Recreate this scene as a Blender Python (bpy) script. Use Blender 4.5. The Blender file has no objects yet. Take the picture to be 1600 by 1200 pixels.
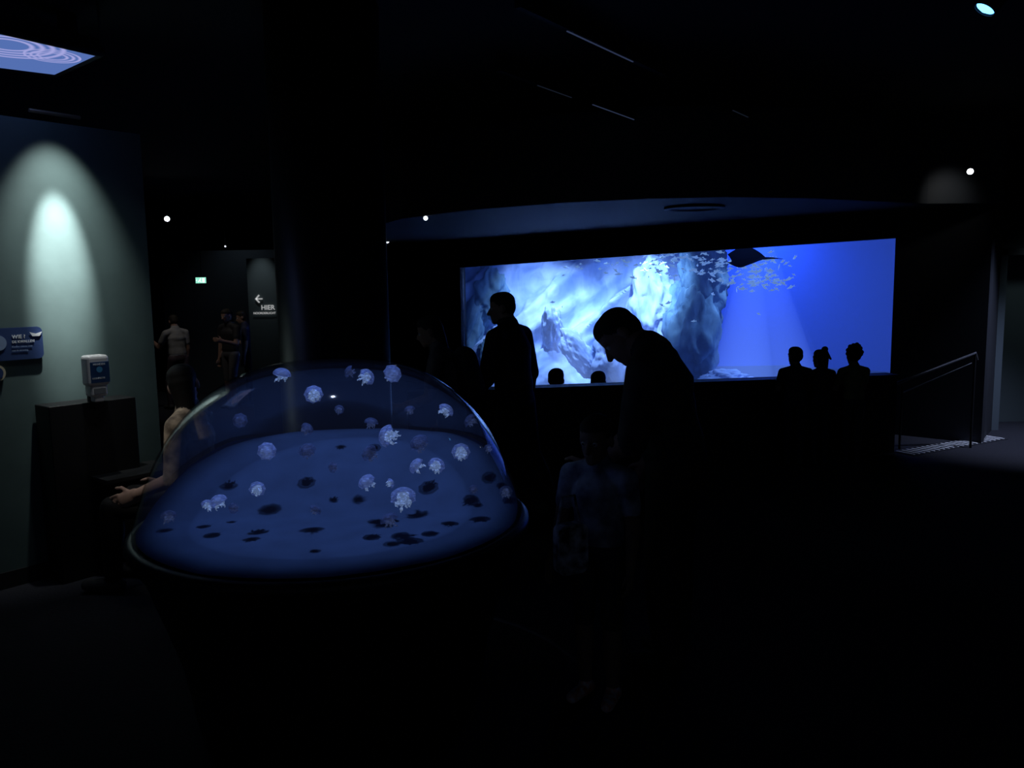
import bpy, bmesh, math, random
import numpy as np
from mathutils import Vector, Matrix, noise, Euler
random.seed(4)
S = bpy.context.scene
try:
    S.view_settings.view_transform = 'Standard'
    S.view_settings.look = 'None'
except Exception: pass

# ------------------------------------------------------------ camera
FOC = 1280.0
CAM = Vector((0, 0, 1.75))
pit = math.radians(6.9); rol = 0.015
F = Vector((0, math.cos(pit), -math.sin(pit)))
U0 = Vector((0, math.sin(pit), math.cos(pit))); R0 = Vector((1, 0, 0))
UP = U0*math.cos(rol) + R0*math.sin(rol)
RT = R0*math.cos(rol) - U0*math.sin(rol)
cd = bpy.data.cameras.new('camera'); cam = bpy.data.objects.new('camera', cd)
S.collection.objects.link(cam)
M = Matrix.Identity(4)
for i in range(3):
    M[i][0] = RT[i]; M[i][1] = UP[i]; M[i][2] = -F[i]; M[i][3] = CAM[i]
cam.matrix_world = M
cd.sensor_width = 36; cd.lens = 36*FOC/1600; cd.clip_end = 200
S.camera = cam

# survey helpers: where a sight line meets a plane of the building
def ray(px, py): return F + RT*((px-800)/FOC) + UP*((600-py)/FOC)
def atY(px, py, Y):
    d = ray(px, py); return CAM + d*(Y/d.y)
def atZ(px, py, z):
    d = ray(px, py); return CAM + d*((z-CAM.z)/d.z)
def atP(px, py, p, n):
    d = ray(px, py); return CAM + d*((p-CAM).dot(n)/d.dot(n))

# ------------------------------------------------------------ materials
def mat(name, col, rough=0.6, metal=0.0, emit=None, es=0.0, noise_amt=0.0, nscale=8.0, bump=0.0, spec=0.5, col2=None):
    m = bpy.data.materials.new(name); m.use_nodes = True
    nt = m.node_tree; b = nt.nodes['Principled BSDF']
    b.inputs['Base Color'].default_value = (*col, 1)
    b.inputs['Roughness'].default_value = rough
    b.inputs['Metallic'].default_value = metal
    b.inputs['Specular IOR Level'].default_value = spec
    if emit:
        b.inputs['Emission Color'].default_value = (*emit, 1)
        b.inputs['Emission Strength'].default_value = es
    if noise_amt > 0 or bump > 0:
        tc = nt.nodes.new('ShaderNodeTexCoord')
        nz = nt.nodes.new('ShaderNodeTexNoise'); nz.inputs['Scale'].default_value = nscale
        nz.inputs['Detail'].default_value = 6
        nt.links.new(tc.outputs['Object'], nz.inputs['Vector'])
        if noise_amt > 0:
            cr = nt.nodes.new('ShaderNodeValToRGB')
            c2 = col2 if col2 else tuple(c*(1-noise_amt) for c in col)
            cr.color_ramp.elements[0].position = 0.35; cr.color_ramp.elements[0].color = (*c2, 1)
            cr.color_ramp.elements[1].position = 0.65; cr.color_ramp.elements[1].color = (*col, 1)
            nt.links.new(nz.outputs['Fac'], cr.inputs['Fac'])
            nt.links.new(cr.outputs['Color'], b.inputs['Base Color'])
        if bump > 0:
            bp = nt.nodes.new('ShaderNodeBump'); bp.inputs['Strength'].default_value = bump
            bp.inputs['Distance'].default_value = 0.02
            nt.links.new(nz.outputs['Fac'], bp.inputs['Height'])
            nt.links.new(bp.outputs['Normal'], b.inputs['Normal'])
    return m

def emis(name, col, s):
    m = bpy.data.materials.new(name); m.use_nodes = True
    nt = m.node_tree; nt.nodes.clear()
    o = nt.nodes.new('ShaderNodeOutputMaterial'); e = nt.nodes.new('ShaderNodeEmission')
    e.inputs['Color'].default_value = (*col, 1); e.inputs['Strength'].default_value = s
    nt.links.new(e.outputs[0], o.inputs['Surface']); return m

def volem(name, col, s, absorb=0.0):
    m = bpy.data.materials.new(name); m.use_nodes = True
    nt = m.node_tree; nt.nodes.clear()
    o = nt.nodes.new('ShaderNodeOutputMaterial'); e = nt.nodes.new('ShaderNodeEmission')
    e.inputs['Color'].default_value = (*col, 1); e.inputs['Strength'].default_value = s
    if absorb > 0:
        a = nt.nodes.new('ShaderNodeVolumeAbsorption'); a.inputs['Color'].default_value = (0.25, 0.55, 0.95, 1)
        a.inputs['Density'].default_value = absorb
        ad = nt.nodes.new('ShaderNodeAddShader')
        nt.links.new(e.outputs[0], ad.inputs[0]); nt.links.new(a.outputs[0], ad.inputs[1])
        nt.links.new(ad.outputs[0], o.inputs['Volume'])
    else:
        nt.links.new(e.outputs[0], o.inputs['Volume'])
    return m

def pane(name, tint=(1, 1, 1), ior=1.3, rough=0.02, cap=1.0):
    m = bpy.data.materials.new(name); m.use_nodes = True
    nt = m.node_tree; nt.nodes.clear()
    o = nt.nodes.new('ShaderNodeOutputMaterial')
    t = nt.nodes.new('ShaderNodeBsdfTransparent'); t.inputs[0].default_value = (*tint, 1)
    g = nt.nodes.new('ShaderNodeBsdfGlossy'); g.inputs['Roughness'].default_value = rough
    f = nt.nodes.new('ShaderNodeFresnel'); f.inputs['IOR'].default_value = ior
    mn = nt.nodes.new('ShaderNodeMath'); mn.operation = 'MINIMUM'; mn.inputs[1].default_value = cap
    mx = nt.nodes.new('ShaderNodeMixShader')
    nt.links.new(f.outputs[0], mn.inputs[0]); nt.links.new(mn.outputs[0], mx.inputs[0]); nt.links.new(t.outputs[0], mx.inputs[1])
    nt.links.new(g.outputs[0], mx.inputs[2]); nt.links.new(mx.outputs[0], o.inputs['Surface'])
    return m

BLACK = mat('matte_black', (0.006, 0.007, 0.010), 0.7)
DARKWALL = mat('dark_navy_wall', (0.015, 0.02, 0.03), 0.8, noise_amt=0.2, nscale=3)
CEIL = mat('black_ceiling', (0.006, 0.008, 0.012), 0.85, noise_amt=0.3, nscale=2)
FLOOR = mat('dark_carpet', (0.015, 0.017, 0.028), 0.9, noise_amt=0.4, nscale=60, bump=0.3)
TEAL = mat('teal_paint', (0.095, 0.150, 0.150), 0.6, noise_amt=0.12, nscale=5, bump=0.05)
METAL = mat('dark_metal', (0.2, 0.22, 0.25), 0.35, 1.0)

# ------------------------------------------------------------ mesh helpers
def link(ob):
    S.collection.objects.link(ob); return ob
def mesh_obj(name, verts, faces, m=None, smooth=False):
    me = bpy.data.meshes.new(name); me.from_pydata([tuple(v) for v in verts], [], faces)
    me.validate(); me.update()
    bm = bmesh.new(); bm.from_mesh(me); bmesh.ops.recalc_face_normals(bm, faces=bm.faces); bm.to_mesh(me); bm.free()
    ob = bpy.data.objects.new(name, me)
    if m: me.materials.append(m)
    if smooth:
        for p in me.polygons: p.use_smooth = True
    return link(ob)
def box(name, lo, hi, m, bevel=0.0, rotz=0.0, center=None):
    x0, y0, z0 = lo; x1, y1, z1 = hi
    c = Vector(((x0+x1)/2, (y0+y1)/2, (z0+z1)/2))
    h = Vector(((x1-x0)/2, (y1-y0)/2, (z1-z0)/2))
    v = [(sx*h.x, sy*h.y, sz*h.z) for sx in (-1, 1) for sy in (-1, 1) for sz in (-1, 1)]
    f = [(0, 1, 3, 2), (4, 6, 7, 5), (0, 4, 5, 1), (2, 3, 7, 6), (0, 2, 6, 4), (1, 5, 7, 3)]
    ob = mesh_obj(name, v, f, m); ob.location = c; ob.rotation_euler = (0, 0, rotz)
    if bevel > 0:
        b = ob.modifiers.new('b', 'BEVEL'); b.width = bevel; b.segments = 3
    return ob
def prism(name, pts, ext, m):
    """pts: polygon world pts, ext: extrusion vector"""
    n = len(pts); v = [Vector(p) for p in pts] + [Vector(p)+Vector(ext) for p in pts]
    f = [tuple(range(n)), tuple(range(2*n-1, n-1, -1))] + [(i, (i+1) % n, n+(i+1) % n, n+i) for i in range(n)]
    return mesh_obj(name, v, f, m)
def revolve(name, prof, m, seg=96, center=(0, 0, 0), smooth=True):
    v = []; f = []
    n = len(prof)
    for r, z in prof:
        for k in range(seg):
            a = 2*math.pi*k/seg
            v.append((center[0]+r*math.cos(a), center[1]+r*math.sin(a), center[2]+z))
    for i in range(n-1):
        for k in range(seg):
            f.append((i*seg+k, i*seg+(k+1) % seg, (i+1)*seg+(k+1) % seg, (i+1)*seg+k))
    ob = mesh_obj(name, v, f, m, smooth)
    bm = bmesh.new(); bm.from_mesh(ob.data); bmesh.ops.remove_doubles(bm, verts=bm.verts, dist=1e-5)
    bmesh.ops.recalc_face_normals(bm, faces=bm.faces); bm.to_mesh(ob.data); bm.free()
    return ob
def tube(name, pts, r, m, seg=12, closed=False):
    cu = bpy.data.curves.new(name, 'CURVE'); cu.dimensions = '3D'; cu.bevel_depth = r; cu.bevel_resolution = 3
    cu.use_fill_caps = True
    sp = cu.splines.new('POLY'); sp.points.add(len(pts)-1)
    for i, p in enumerate(pts): sp.points[i].co = (*p, 1)
    sp.use_cyclic_u = closed
    cu.materials.append(m)
    return link(bpy.data.objects.new(name, cu))
def group(name, parts, loc=(0, 0, 0)):
    e = bpy.data.objects.new(name, None); e.empty_display_size = 0.1; e.location = loc; link(e)
    bpy.context.view_layer.update()
    for p in parts:
        p.parent = e; p.matrix_parent_inverse = e.matrix_world.inverted()
    return e
def look(ob, target):
    d = Vector(target)-ob.location
    ob.rotation_euler = d.to_track_quat('-Z', 'Y').to_euler()
def spot(name, loc, tgt, e, col, size, blend=0.7, rad=0.03):
    l = bpy.data.lights.new(name, 'SPOT'); l.energy = e; l.color = col; l.spot_size = math.radians(size)
    l.spot_blend = blend; l.shadow_soft_size = rad
    o = link(bpy.data.objects.new(name, l)); o.location = loc; look(o, tgt); return o
def area(name, loc, tgt, e, col, sx, sy):
    l = bpy.data.lights.new(name, 'AREA'); l.energy = e; l.color = col; l.shape = 'RECTANGLE'; l.size = sx; l.size_y = sy
    o = link(bpy.data.objects.new(name, l)); o.location = loc; look(o, tgt); return o

# ============================================================ ROOM SHELL
H = 3.3
floor = box('floor', (-9, -3, -0.1), (9, 17, 0.0), FLOOR)
ceiling = box('ceiling', (-9, -3, H), (9, 19, H+0.1), CEIL)
box('wall_back', (-9, 16.4, 0), (-2.2, 16.6, H), DARKWALL)
box('wall_right', (7.4, -3, 0), (7.6, 10.6, H), DARKWALL)
box('wall_left', (-7.2, -3, 0), (-7.0, 16.4, H), DARKWALL)

# ---- tank wall
B = Vector((-0.875, 14.0, 0)); A = Vector((4.28, 9.2, 0))
Uv = (A-B).normalized(); Nv = Vector((-Uv.y, Uv.x, 0))       # Nv points into the tank
def W(u, n, z): return B + Uv*u + Nv*n + Vector((0, 0, z))
def T(px, py, n): return atP(px, py, B+Nv*n, Nv)
def uc(p): return (p-B).dot(Uv)
zTL = T(720, 418, 0).z; zTR = T(1395, 372, 0).z
uL = uc(T(720, 480, 0)); uR = uc(T(1395, 480, 0))
zb = 0.06
ex = Nv*0.12
uEnd = uR+0.95
prism('wall_tank', [W(-2.6, 0, 0), W(uL, 0, 0), W(uL, 0, H), W(-2.6, 0, H)], ex, BLACK)
prism('wall_tank_right', [W(uR, 0, 0), W(uEnd, 0, 0), W(uEnd, 0, H), W(uR, 0, H)], ex, DARKWALL)
prism('wall_tank_top', [W(uL, 0, zTL), W(uR, 0, zTR), W(uR, 0, H), W(uL, 0, H)], ex, BLACK)
prism('wall_tank_bottom', [W(uL, 0, 0), W(uR, 0, 0), W(uR, 0, zb), W(uL, 0, zb)], ex, BLACK)
win = prism('window_1', [W(uL, 0.05, zb), W(uR, 0.05, zb), W(uR, 0.05, zTR), W(uL, 0.05, zTL)], Nv*0.04, pane('acrylic_window', (0.97, 0.98, 1.0), 1.25))

# ---- soffit with curved front edge + fascia above it
front = [(-1.75, 10.6), (-1.16, 9.3), (-0.4, 8.4), (0.5, 7.8), (1.25, 7.55), (1.94, 7.5), (2.8, 7.75), (3.6, 8.15), (4.2, 8.45), (5.0, 8.50)]
SOFF = mat('soffit_paint', (0.034, 0.036, 0.042), 0.7)
prism('ceiling_soffit', [(x, y, 2.5) for x, y in front+[(W(uEnd,-0.01,0).x, W(uEnd,-0.01,0).y), (W(-2.6,-0.02,0).x, W(-2.6,-0.02,0).y)]], (0, 0, 0.06), SOFF)
fv = []; ff = []
for i, (x, y) in enumerate(front):
    fv += [(x, y-0.02, 2.5), (x, y-0.02, H)]
    if i: ff.append((2*i-2, 2*i, 2*i+1, 2*i-1))
FASC = mat('fascia_paint', (0.05, 0.06, 0.08), 0.7)
fascia = mesh_obj('trim_1', fv, ff, FASC)
so = fascia.modifiers.new('s', 'SOLIDIFY'); so.thickness = 0.03
# round ceiling speaker / vent in the soffit
p = atZ(1092, 320, 2.5)
revolve('ceiling_vent', [(0.0, -0.001), (0.30, -0.001), (0.30, -0.02), (0.26, -0.025), (0.24, -0.012), (0.0, -0.012)], mat('vent_dark', (0.03, 0.032, 0.045), 0.6), 48, (p.x, p.y+0.2, 2.5))

# ---- corridor at right with doorway
dL = atZ(1549, 672, 0.0)
prism('wall_corridor', [W(uEnd, 0, 0), Vector((dL.x, dL.y, 0)), Vector((dL.x, dL.y, H)), W(uEnd, 0, H)], (0.06, 0.1, 0), DARKWALL)
DOORW = mat('corridor_paint', (0.075, 0.10, 0.11), 0.7)
box('wall_corridor_back', (dL.x, dL.y+0.35, 2.06), (7.4, dL.y+0.5, H), DARKWALL)
door = group('door_1', [
    box('jamb_left', (dL.x-0.02, dL.y, 0), (dL.x+0.08, dL.y+0.5, 2.06), mat('jamb_paint', (0.10, 0.13, 0.15), 0.5)),
    box('head', (dL.x-0.02, dL.y, 2.0), (7.4, dL.y+0.34, 2.08), mat('head_paint', (0.05, 0.06, 0.07), 0.5)),
    box('leaf', (dL.x+0.08, dL.y+0.55, 0), (7.4, dL.y+0.6, 2.06), DOORW),
])

# ---- parapet in front of the tank
pr = atZ(1397, 707, 0); pl = Vector((-0.95, 7.35, 0))
pd = (pr-pl).normalized(); pn = Vector((-pd.y, pd.x, 0))
PAR = mat('parapet_laminate', (0.012, 0.012, 0.016), 0.5)
group('parapet_counter', [
    prism('panel', [pl, pr, pr+Vector((0, 0, 0.76)), pl+Vector((0, 0, 0.76))], pn*0.12, PAR),
    prism('top', [pl-pn*0.04+Vector((0, 0, 0.76)), pr-pn*0.04+Vector((0, 0, 0.76)), pr-pn*0.04+Vector((0, 0, 0.80)), pl-pn*0.04+Vector((0, 0, 0.80))], pn*0.22, PAR)])

# ---- handrail and lit ribbed strip
h0 = atY(1402, 599, 8.35); h1 = atY(1524, 552, 8.35)
RAIL = mat('painted_rail', (0.12, 0.13, 0.15), 0.4, 0.3)
group('handrail', [
    tube('rail', [h0, h1, h1+Vector((0.03, 0.02, -0.07))], 0.016, RAIL),
    tube('lower_rail', [h0+Vector((0.05, 0, -0.1)), h1+Vector((-0.03, 0, -0.1))], 0.006, METAL),
    tube('post_1', [h0+Vector((0.05, 0, -0.02)), Vector((h0.x+0.05, h0.y, 0))], 0.012, BLACK),
    tube('post_2', [h1+Vector((0, 0, -0.01)), Vector((h1.x, h1.y, 0))], 0.012, BLACK)])
g0 = atZ(1425, 712, 0); g1 = atZ(1572, 686, 0)
gd = (g1-g0); gl = gd.length; gd.normalize(); gn = Vector((-gd.y, gd.x, 0))
parts = [prism('plate', [g0-gn*0.02, g1-gn*0.02, g1+gn*0.24, g0+gn*0.24], (0, 0, 0.005), mat('plate_metal', (0.02, 0.022, 0.03), 0.6))]
RIB = mat('rib_metal', (0.9, 0.92, 0.95), 0.4)
nr = 20
for i in range(nr):
    q = g0+gd*(gl*(i+0.3)/nr)
    parts.append(prism('rib_%d' % (i+1), [q, q+gd*0.026, q+gd*0.026+gn*0.2, q+gn*0.2], (0, 0, 0.012), RIB))
group('tactile_floor_strip', parts)

# ============================================================ AQUARIUM TANK INTERIOR
SAND = mat('tank_sand', (0.35, 0.42, 0.55), 0.9, noise_amt=0.3, nscale=3, bump=0.3)
BACKB = mat('deep_water_backdrop', (0.04, 0.11, 0.50), 0.9, spec=0.0)
n1 = 6.6
tank_parts = [
    prism('backdrop', [W(-10, n1, -0.2), W(8.2, n1, -0.2), W(8.2, n1, 3.25), W(-10, n1, 3.25)], Nv*0.1, BACKB),
    prism('side_right', [W(uR+0.5, 0.14, -0.2), W(uR+0.5, n1, -0.2), W(uR+0.5, n1, 3.25), W(uR+0.5, 0.14, 3.25)], Uv*0.1, BACKB),
    prism('side_left', [W(-6, 0.14, -0.2), W(-6, n1, -0.2), W(-6, n1, 3.25), W(-6, 0.14, 3.25)], -Uv*0.1, BACKB),
    prism('tank_lid', [W(-6, 0.14, 3.2), W(uR+0.5, 0.14, 3.2), W(uR+0.5, n1, 3.2), W(-6, n1, 3.2)], (0, 0, 0.05), BLACK),
]
v = []; f = []; nu, nn = 90, 50
for i in range(nu):
    for j in range(nn):
        u = -6+(uR+6.4)*i/(nu-1); n = 0.14+(n1-0.14)*j/(nn-1)
        z = -0.02+0.08*noise.noise(Vector((u*0.9, n*0.9, 3)))-0.02*n
        v.append(W(u, n, z))
for i in range(nu-1):
    for j in range(nn-1):
        f.append((i*nn+j, (i+1)*nn+j, (i+1)*nn+j+1, i*nn+j+1))
tank_parts.append(mesh_obj('sand_bed', v, f, SAND, True))

def rock_mat(name, c1, c2, sc=2.5):
    m = bpy.data.materials.new(name); m.use_nodes = True; nt = m.node_tree; b = nt.nodes['Principled BSDF']
    b.inputs['Roughness'].default_value = 0.9; b.inputs['Specular IOR Level'].default_value = 0.1
    tc = nt.nodes.new('ShaderNodeTexCoord'); mp = nt.nodes.new('ShaderNodeMapping'); mp.inputs['Scale'].default_value = (1, 1, 0.55)
    nz = nt.nodes.new('ShaderNodeTexNoise'); nz.inputs['Scale'].default_value = sc; nz.inputs['Detail'].default_value = 8; nz.inputs['Distortion'].default_value = 0.6
    cr = nt.nodes.new('ShaderNodeValToRGB'); e = cr.color_ramp.elements
    e[0].position = 0.38; e[0].color = (*c1, 1); e[1].position = 0.62; e[1].color = (*c2, 1)
    bp = nt.nodes.new('ShaderNodeBump'); bp.inputs['Strength'].default_value = 0.5; bp.inputs['Distance'].default_value = 0.08
    L = nt.links.new
    L(tc.outputs['Object'], mp.inputs[0]); L(mp.outputs[0], nz.inputs['Vector'])
    L(nz.outputs['Fac'], cr.inputs['Fac']); L(cr.outputs['Color'], b.inputs['Base Color'])
    L(nz.outputs['Fac'], bp.inputs['Height']); L(bp.outputs['Normal'], b.inputs['Normal'])
    return m
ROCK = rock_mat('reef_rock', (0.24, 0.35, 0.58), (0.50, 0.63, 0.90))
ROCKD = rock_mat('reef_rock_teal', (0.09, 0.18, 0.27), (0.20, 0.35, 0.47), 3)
def sstep(a, b, x):
    t = max(0, min(1, (x-a)/(b-a))); return t*t*(3-2*t)
u_rock = uc(T(1095, 500, 2.8))
v = []; f = []; nu, nz_ = 260, 110
u_hi = u_rock+0.12
for i in range(nu):
    for j in range(nz_):
        u = -5+(u_hi+5)*i/(nu-1); z = -0.1+3.3*j/(nz_-1)
        nb = 0.55+2.4*sstep(-1.0, 2.4, u)
        s = u-0.75*z          # slanted drapery folds
        fold = noise.ridged_multi_fractal(Vector((s*0.95, z*0.22, 1.7)), 0.95, 2.1, 4, 1.0, 2.0, noise_basis='PERLIN_ORIGINAL')
        det = noise.fractal(Vector((u*2.3, z*1.5, 5)), 1.0, 2.0, 5)
        n = nb-0.50*fold+0.12*det+0.4-0.65*(1-min(1, z/1.5))**2
        n = max(0.25, min(n, n1-0.1))
        v.append(W(u, n, z))
for i in range(nu-1):
    for j in range(nz_-1):
        f.append((i*nz_+j, (i+1)*nz_+j, (i+1)*nz_+j+1, i*nz_+j+1))
b0 = len(v)
for j in range(nz_):
    q_ = v[(nu-1)*nz_+j]
    v.append(q_+Nv*2.6-Uv*1.9)
for j in range(nz_-1):
    f.append(((nu-1)*nz_+j, b0+j, b0+j+1, (nu-1)*nz_+j+1))
tank_parts.append(mesh_obj('reef_rock_face', v, f, ROCK, True))

def boulder(name, c, r, sc, m, seed, rotx=0.0, amp=0.35):
    bm = bmesh.new(); bmesh.ops.create_icosphere(bm, subdivisions=5, radius=1)
    for vv in bm.verts:
        d = vv.co.normalized()
        k = 1+amp*noise.fractal(d*1.6+Vector((seed, seed*2, 0)), 1.0, 2.0, 5)-amp*0.5*abs(noise.noise(d*3+Vector((0, seed, 0))))
        vv.co = Vector((d.x*k*sc[0]*r, d.y*k*sc[1]*r, d.z*k*sc[2]*r))
    me = bpy.data.meshes.new(name); bm.to_mesh(me); bm.free()
    for p in me.polygons: p.use_smooth = True
    me.materials.append(m); o = link(bpy.data.objects.new(name, me)); o.location = c; o.rotation_euler = (rotx, 0.3*math.sin(seed), seed)
    tank_parts.append(o); return o
def bat(px, py, n): return T(px, py, n)
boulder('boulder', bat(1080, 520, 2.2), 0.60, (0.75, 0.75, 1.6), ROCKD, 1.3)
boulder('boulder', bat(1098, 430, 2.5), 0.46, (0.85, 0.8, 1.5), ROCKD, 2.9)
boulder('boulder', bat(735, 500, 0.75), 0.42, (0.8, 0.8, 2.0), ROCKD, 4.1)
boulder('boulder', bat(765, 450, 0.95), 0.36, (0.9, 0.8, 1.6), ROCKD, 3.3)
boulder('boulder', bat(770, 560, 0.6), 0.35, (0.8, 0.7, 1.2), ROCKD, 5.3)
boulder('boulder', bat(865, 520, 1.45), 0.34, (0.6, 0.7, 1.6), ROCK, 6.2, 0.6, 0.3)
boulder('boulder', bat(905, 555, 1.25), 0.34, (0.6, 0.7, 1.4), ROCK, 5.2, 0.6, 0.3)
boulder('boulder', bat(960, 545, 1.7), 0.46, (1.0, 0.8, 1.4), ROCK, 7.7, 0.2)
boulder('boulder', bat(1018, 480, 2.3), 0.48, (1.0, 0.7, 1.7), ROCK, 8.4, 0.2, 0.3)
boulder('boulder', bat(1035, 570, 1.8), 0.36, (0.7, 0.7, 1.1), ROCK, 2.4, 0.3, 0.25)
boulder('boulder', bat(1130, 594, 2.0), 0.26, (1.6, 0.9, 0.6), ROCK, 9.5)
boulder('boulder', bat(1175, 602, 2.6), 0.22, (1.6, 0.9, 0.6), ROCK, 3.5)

# water glow (scattered lamp light) and shafts
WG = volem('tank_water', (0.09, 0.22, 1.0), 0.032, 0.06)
tank_parts.append(prism('water', [W(-5.9, 0.13, -0.15), W(uR+0.45, 0.13, -0.15), W(uR+0.45, n1-0.02, -0.15), W(-5.9, n1-0.02, -0.15)], (0, 0, 3.27), WG))
def shaft(top, bot, r0, r1, m):
    d = (bot-top).normalized(); a = d.orthogonal().normalized(); b = d.cross(a)
    n = 32; v = []; f = []
    for k in range(n):
        t = 2*math.pi*k/n; o = a*math.cos(t)+b*math.sin(t); v += [top+o*r0, bot+o*r1]
    for k in range(n):
        j = (k+1) % n; f.append((2*k, 2*j, 2*j+1, 2*k+1))
    f += [tuple(range(0, 2*n, 2)), tuple(range(2*n-1, 0, -2))]
    return mesh_obj('light_shaft', v, f, m)
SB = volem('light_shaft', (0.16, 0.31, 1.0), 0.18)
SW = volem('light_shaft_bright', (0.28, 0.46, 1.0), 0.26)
tank_parts += [shaft(T(1185, 365, 1.9), T(1195, 660, 2.5), 0.16, 1.05, SB),
      shaft(T(1175, 365, 1.9), T(1150, 660, 2.3), 0.10, 0.65, SB),
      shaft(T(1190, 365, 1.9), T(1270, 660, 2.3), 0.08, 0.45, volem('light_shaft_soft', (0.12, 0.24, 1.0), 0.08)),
      shaft(T(1010, 365, 1.3), T(995, 620, 1.3), 0.16, 0.55, SW),
      shaft(T(840, 385, 0.8), T(900, 620, 0.9), 0.16, 0.55, SW),
      shaft(T(925, 375, 1.0), T(880, 600, 1.0), 0.10, 0.40, SW),
      shaft(T(965, 375, 1.1), T(960, 600, 1.1), 0.08, 0.30, SW)]
group('aquarium_tank', tank_parts)
cw = (0.46, 0.66, 1.0)
def tl(name, px, n, dz, tgt, e, size, col=cw):
    p_ = T(px, 372, n); p_.z = dz
    return spot(name, p_, tgt, e, col, size, 0.9, 0.06)
tl('tank_lamp', 850, 0.45, 3.0, T(850, 480, 1.3), 540, 66)
tl('tank_lamp', 935, 0.6, 3.0, T(930, 500, 1.6), 340, 62)
tl('tank_lamp', 1010, 0.9, 3.0, T(1005, 480, 2.2), 680, 64)
tl('tank_lamp', 1190, 2.4, 3.1, T(1160, 600, 2.6), 240, 60, (0.40, 0.60, 1.0))
fl = T(1145, 480, n1-1.2); fl.z = 3.1
fl2 = T(1150, 540, n1)
area('tank_backdrop_fill', fl, fl2, 105, (0.22, 0.40, 1.0), 1.2, 0.6)  # unseen fill added to light the backdrop, falling off to the right

# fish school
fv = []; ff = []
def add_fish(c, L, yaw, pitch):
    Rm = Euler((0, pitch, yaw)).to_matrix(); base = len(fv)
    prof = [(-0.5, 0.01, 0.01), (-0.25, 0.11, 0.05), (0.05, 0.17, 0.07), (0.3, 0.07, 0.03), (0.38, 0.03, 0.012)]
    for x, h, w in prof:
        for k in range(6):
            a = 2*math.pi*k/6; fv.append(c+Rm @ Vector((x*L, w*L*math.cos(a), h*L*math.sin(a))))
    for i in range(4):
        for k in range(6):
            ff.append((base+i*6+k, base+i*6+(k+1) % 6, base+(i+1)*6+(k+1) % 6, base+(i+1)*6+k))
    ff.append(tuple(base+k for k in range(6)))
    t = len(fv)
    for q in ((0.36, 0, 0.0), (0.56, 0.01, 0.15), (0.5, 0, 0.0), (0.56, -0.01, -0.15)): fv.append(c+Rm @ (Vector(q)*L))
    ff.append((t, t+1, t+2)); ff.append((t, t+2, t+3))
    ff_top = len(fv)
    for q in ((-0.1, 0, 0.15), (0.15, 0.0, 0.26), (0.2, 0, 0.11)): fv.append(c+Rm @ (Vector(q)*L))
    ff.append((ff_top, ff_top+1, ff_top+2))
def fish_region(n, cx, cy, sx, sy):
    for _ in range(n):
        px = random.gauss(cx, sx); py = min(max(random.gauss(cy, sy), 386+random.random()*20), 600)
        if px < 770 or px > 1300: continue
        c = T(px, py, random.uniform(0.6, 1.7) if px > 1000 else random.uniform(0.3, 0.8))
        add_fish(c, random.uniform(0.06, 0.14), random.gauss(math.atan2(Uv.y, Uv.x), 0.4)+(math.pi if random.random() < 0.3 else 0), random.gauss(0, 0.35))
fish_region(80, 1150, 412, 50, 12)
fish_region(60, 1185, 438, 28, 8)
fish_region(55, 1075, 412, 45, 14)
fish_region(26, 960, 415, 60, 10)
fish_region(10, 1000, 450, 120, 30)
fish = mesh_obj('fish_school', fv, ff, mat('silver_fish', (0.6, 0.8, 1.0), 0.3, 0.0, emit=(0.26, 0.50, 1.0), es=0.42), False)  # emission added in place of lamp light glinting off the fish

# stingray near the surface
def stingray(name, c, span, yaw):
    v = []; f = []; N = 28; Mm = 14
    for side in (1, -1):
        for i in range(N+1):
            x = -0.5+i/N
            wdt = 0.62*(1-abs((x+0.05)/0.56)**1.5) if abs(x+0.05) < 0.56 else 0.0
            for j in range(Mm+1):
                t = j/Mm; y = t*max(wdt, 0)
                th = 0.07*max(0, 1-(t*1.02))**1.2*max(0.05, 1-(abs(x)/0.55)**2)
                v.append(Vector((x-0.12*t*t, y, side*th+0.16*t*t)))
                v.append(Vector((x-0.12*t*t, -y, side*th+0.10*t*t)))
    def idx(s, i, j, m): return s*(N+1)*(Mm+1)*2+(i*(Mm+1)+j)*2+m
    for s in (0, 1):
        for i in range(N):
            for j in range(Mm):
                for m_ in (0, 1):
                    f.append((idx(s, i, j, m_), idx(s, i+1, j, m_), idx(s, i+1, j+1, m_), idx(s, i, j+1, m_)))
    b = len(v); K = 12      # tail
    for k in range(K+1):
        t = k/K; r = 0.035*(1-t)+0.006
        for a in range(6):
            v.append(Vector((0.42+t*0.55, r*math.cos(a*math.pi/3), r*math.sin(a*math.pi/3)-0.08*t*t)))
    for k in range(K):
        for a in range(6):
            f.append((b+k*6+a, b+k*6+(a+1) % 6, b+(k+1)*6+(a+1) % 6, b+(k+1)*6+a))
    for ey in (0.09, -0.09):     # eyes
        e = len(v)
        for q in ((0.03, 0, 0), (-0.03, 0, 0), (0, 0.025, 0), (0, -0.025, 0), (0, 0, 0.04)): v.append(Vector((-0.36, ey, 0.06))+Vector(q))
        f += [(e, e+2, e+4), (e+2, e+1, e+4), (e+1, e+3, e+4), (e+3, e, e+4)]
    v = [q*span for q in v]
    o = mesh_obj(name, v, f, mat('ray_skin', (0.03, 0.05, 0.09), 0.7), True)
    o.location = c; o.rotation_euler = (math.radians(30), math.radians(-4), yaw); return o
stingray('stingray', T(1170, 406, 0.45), 0.44, math.atan2(Uv.y, Uv.x)+0.35)

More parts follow.
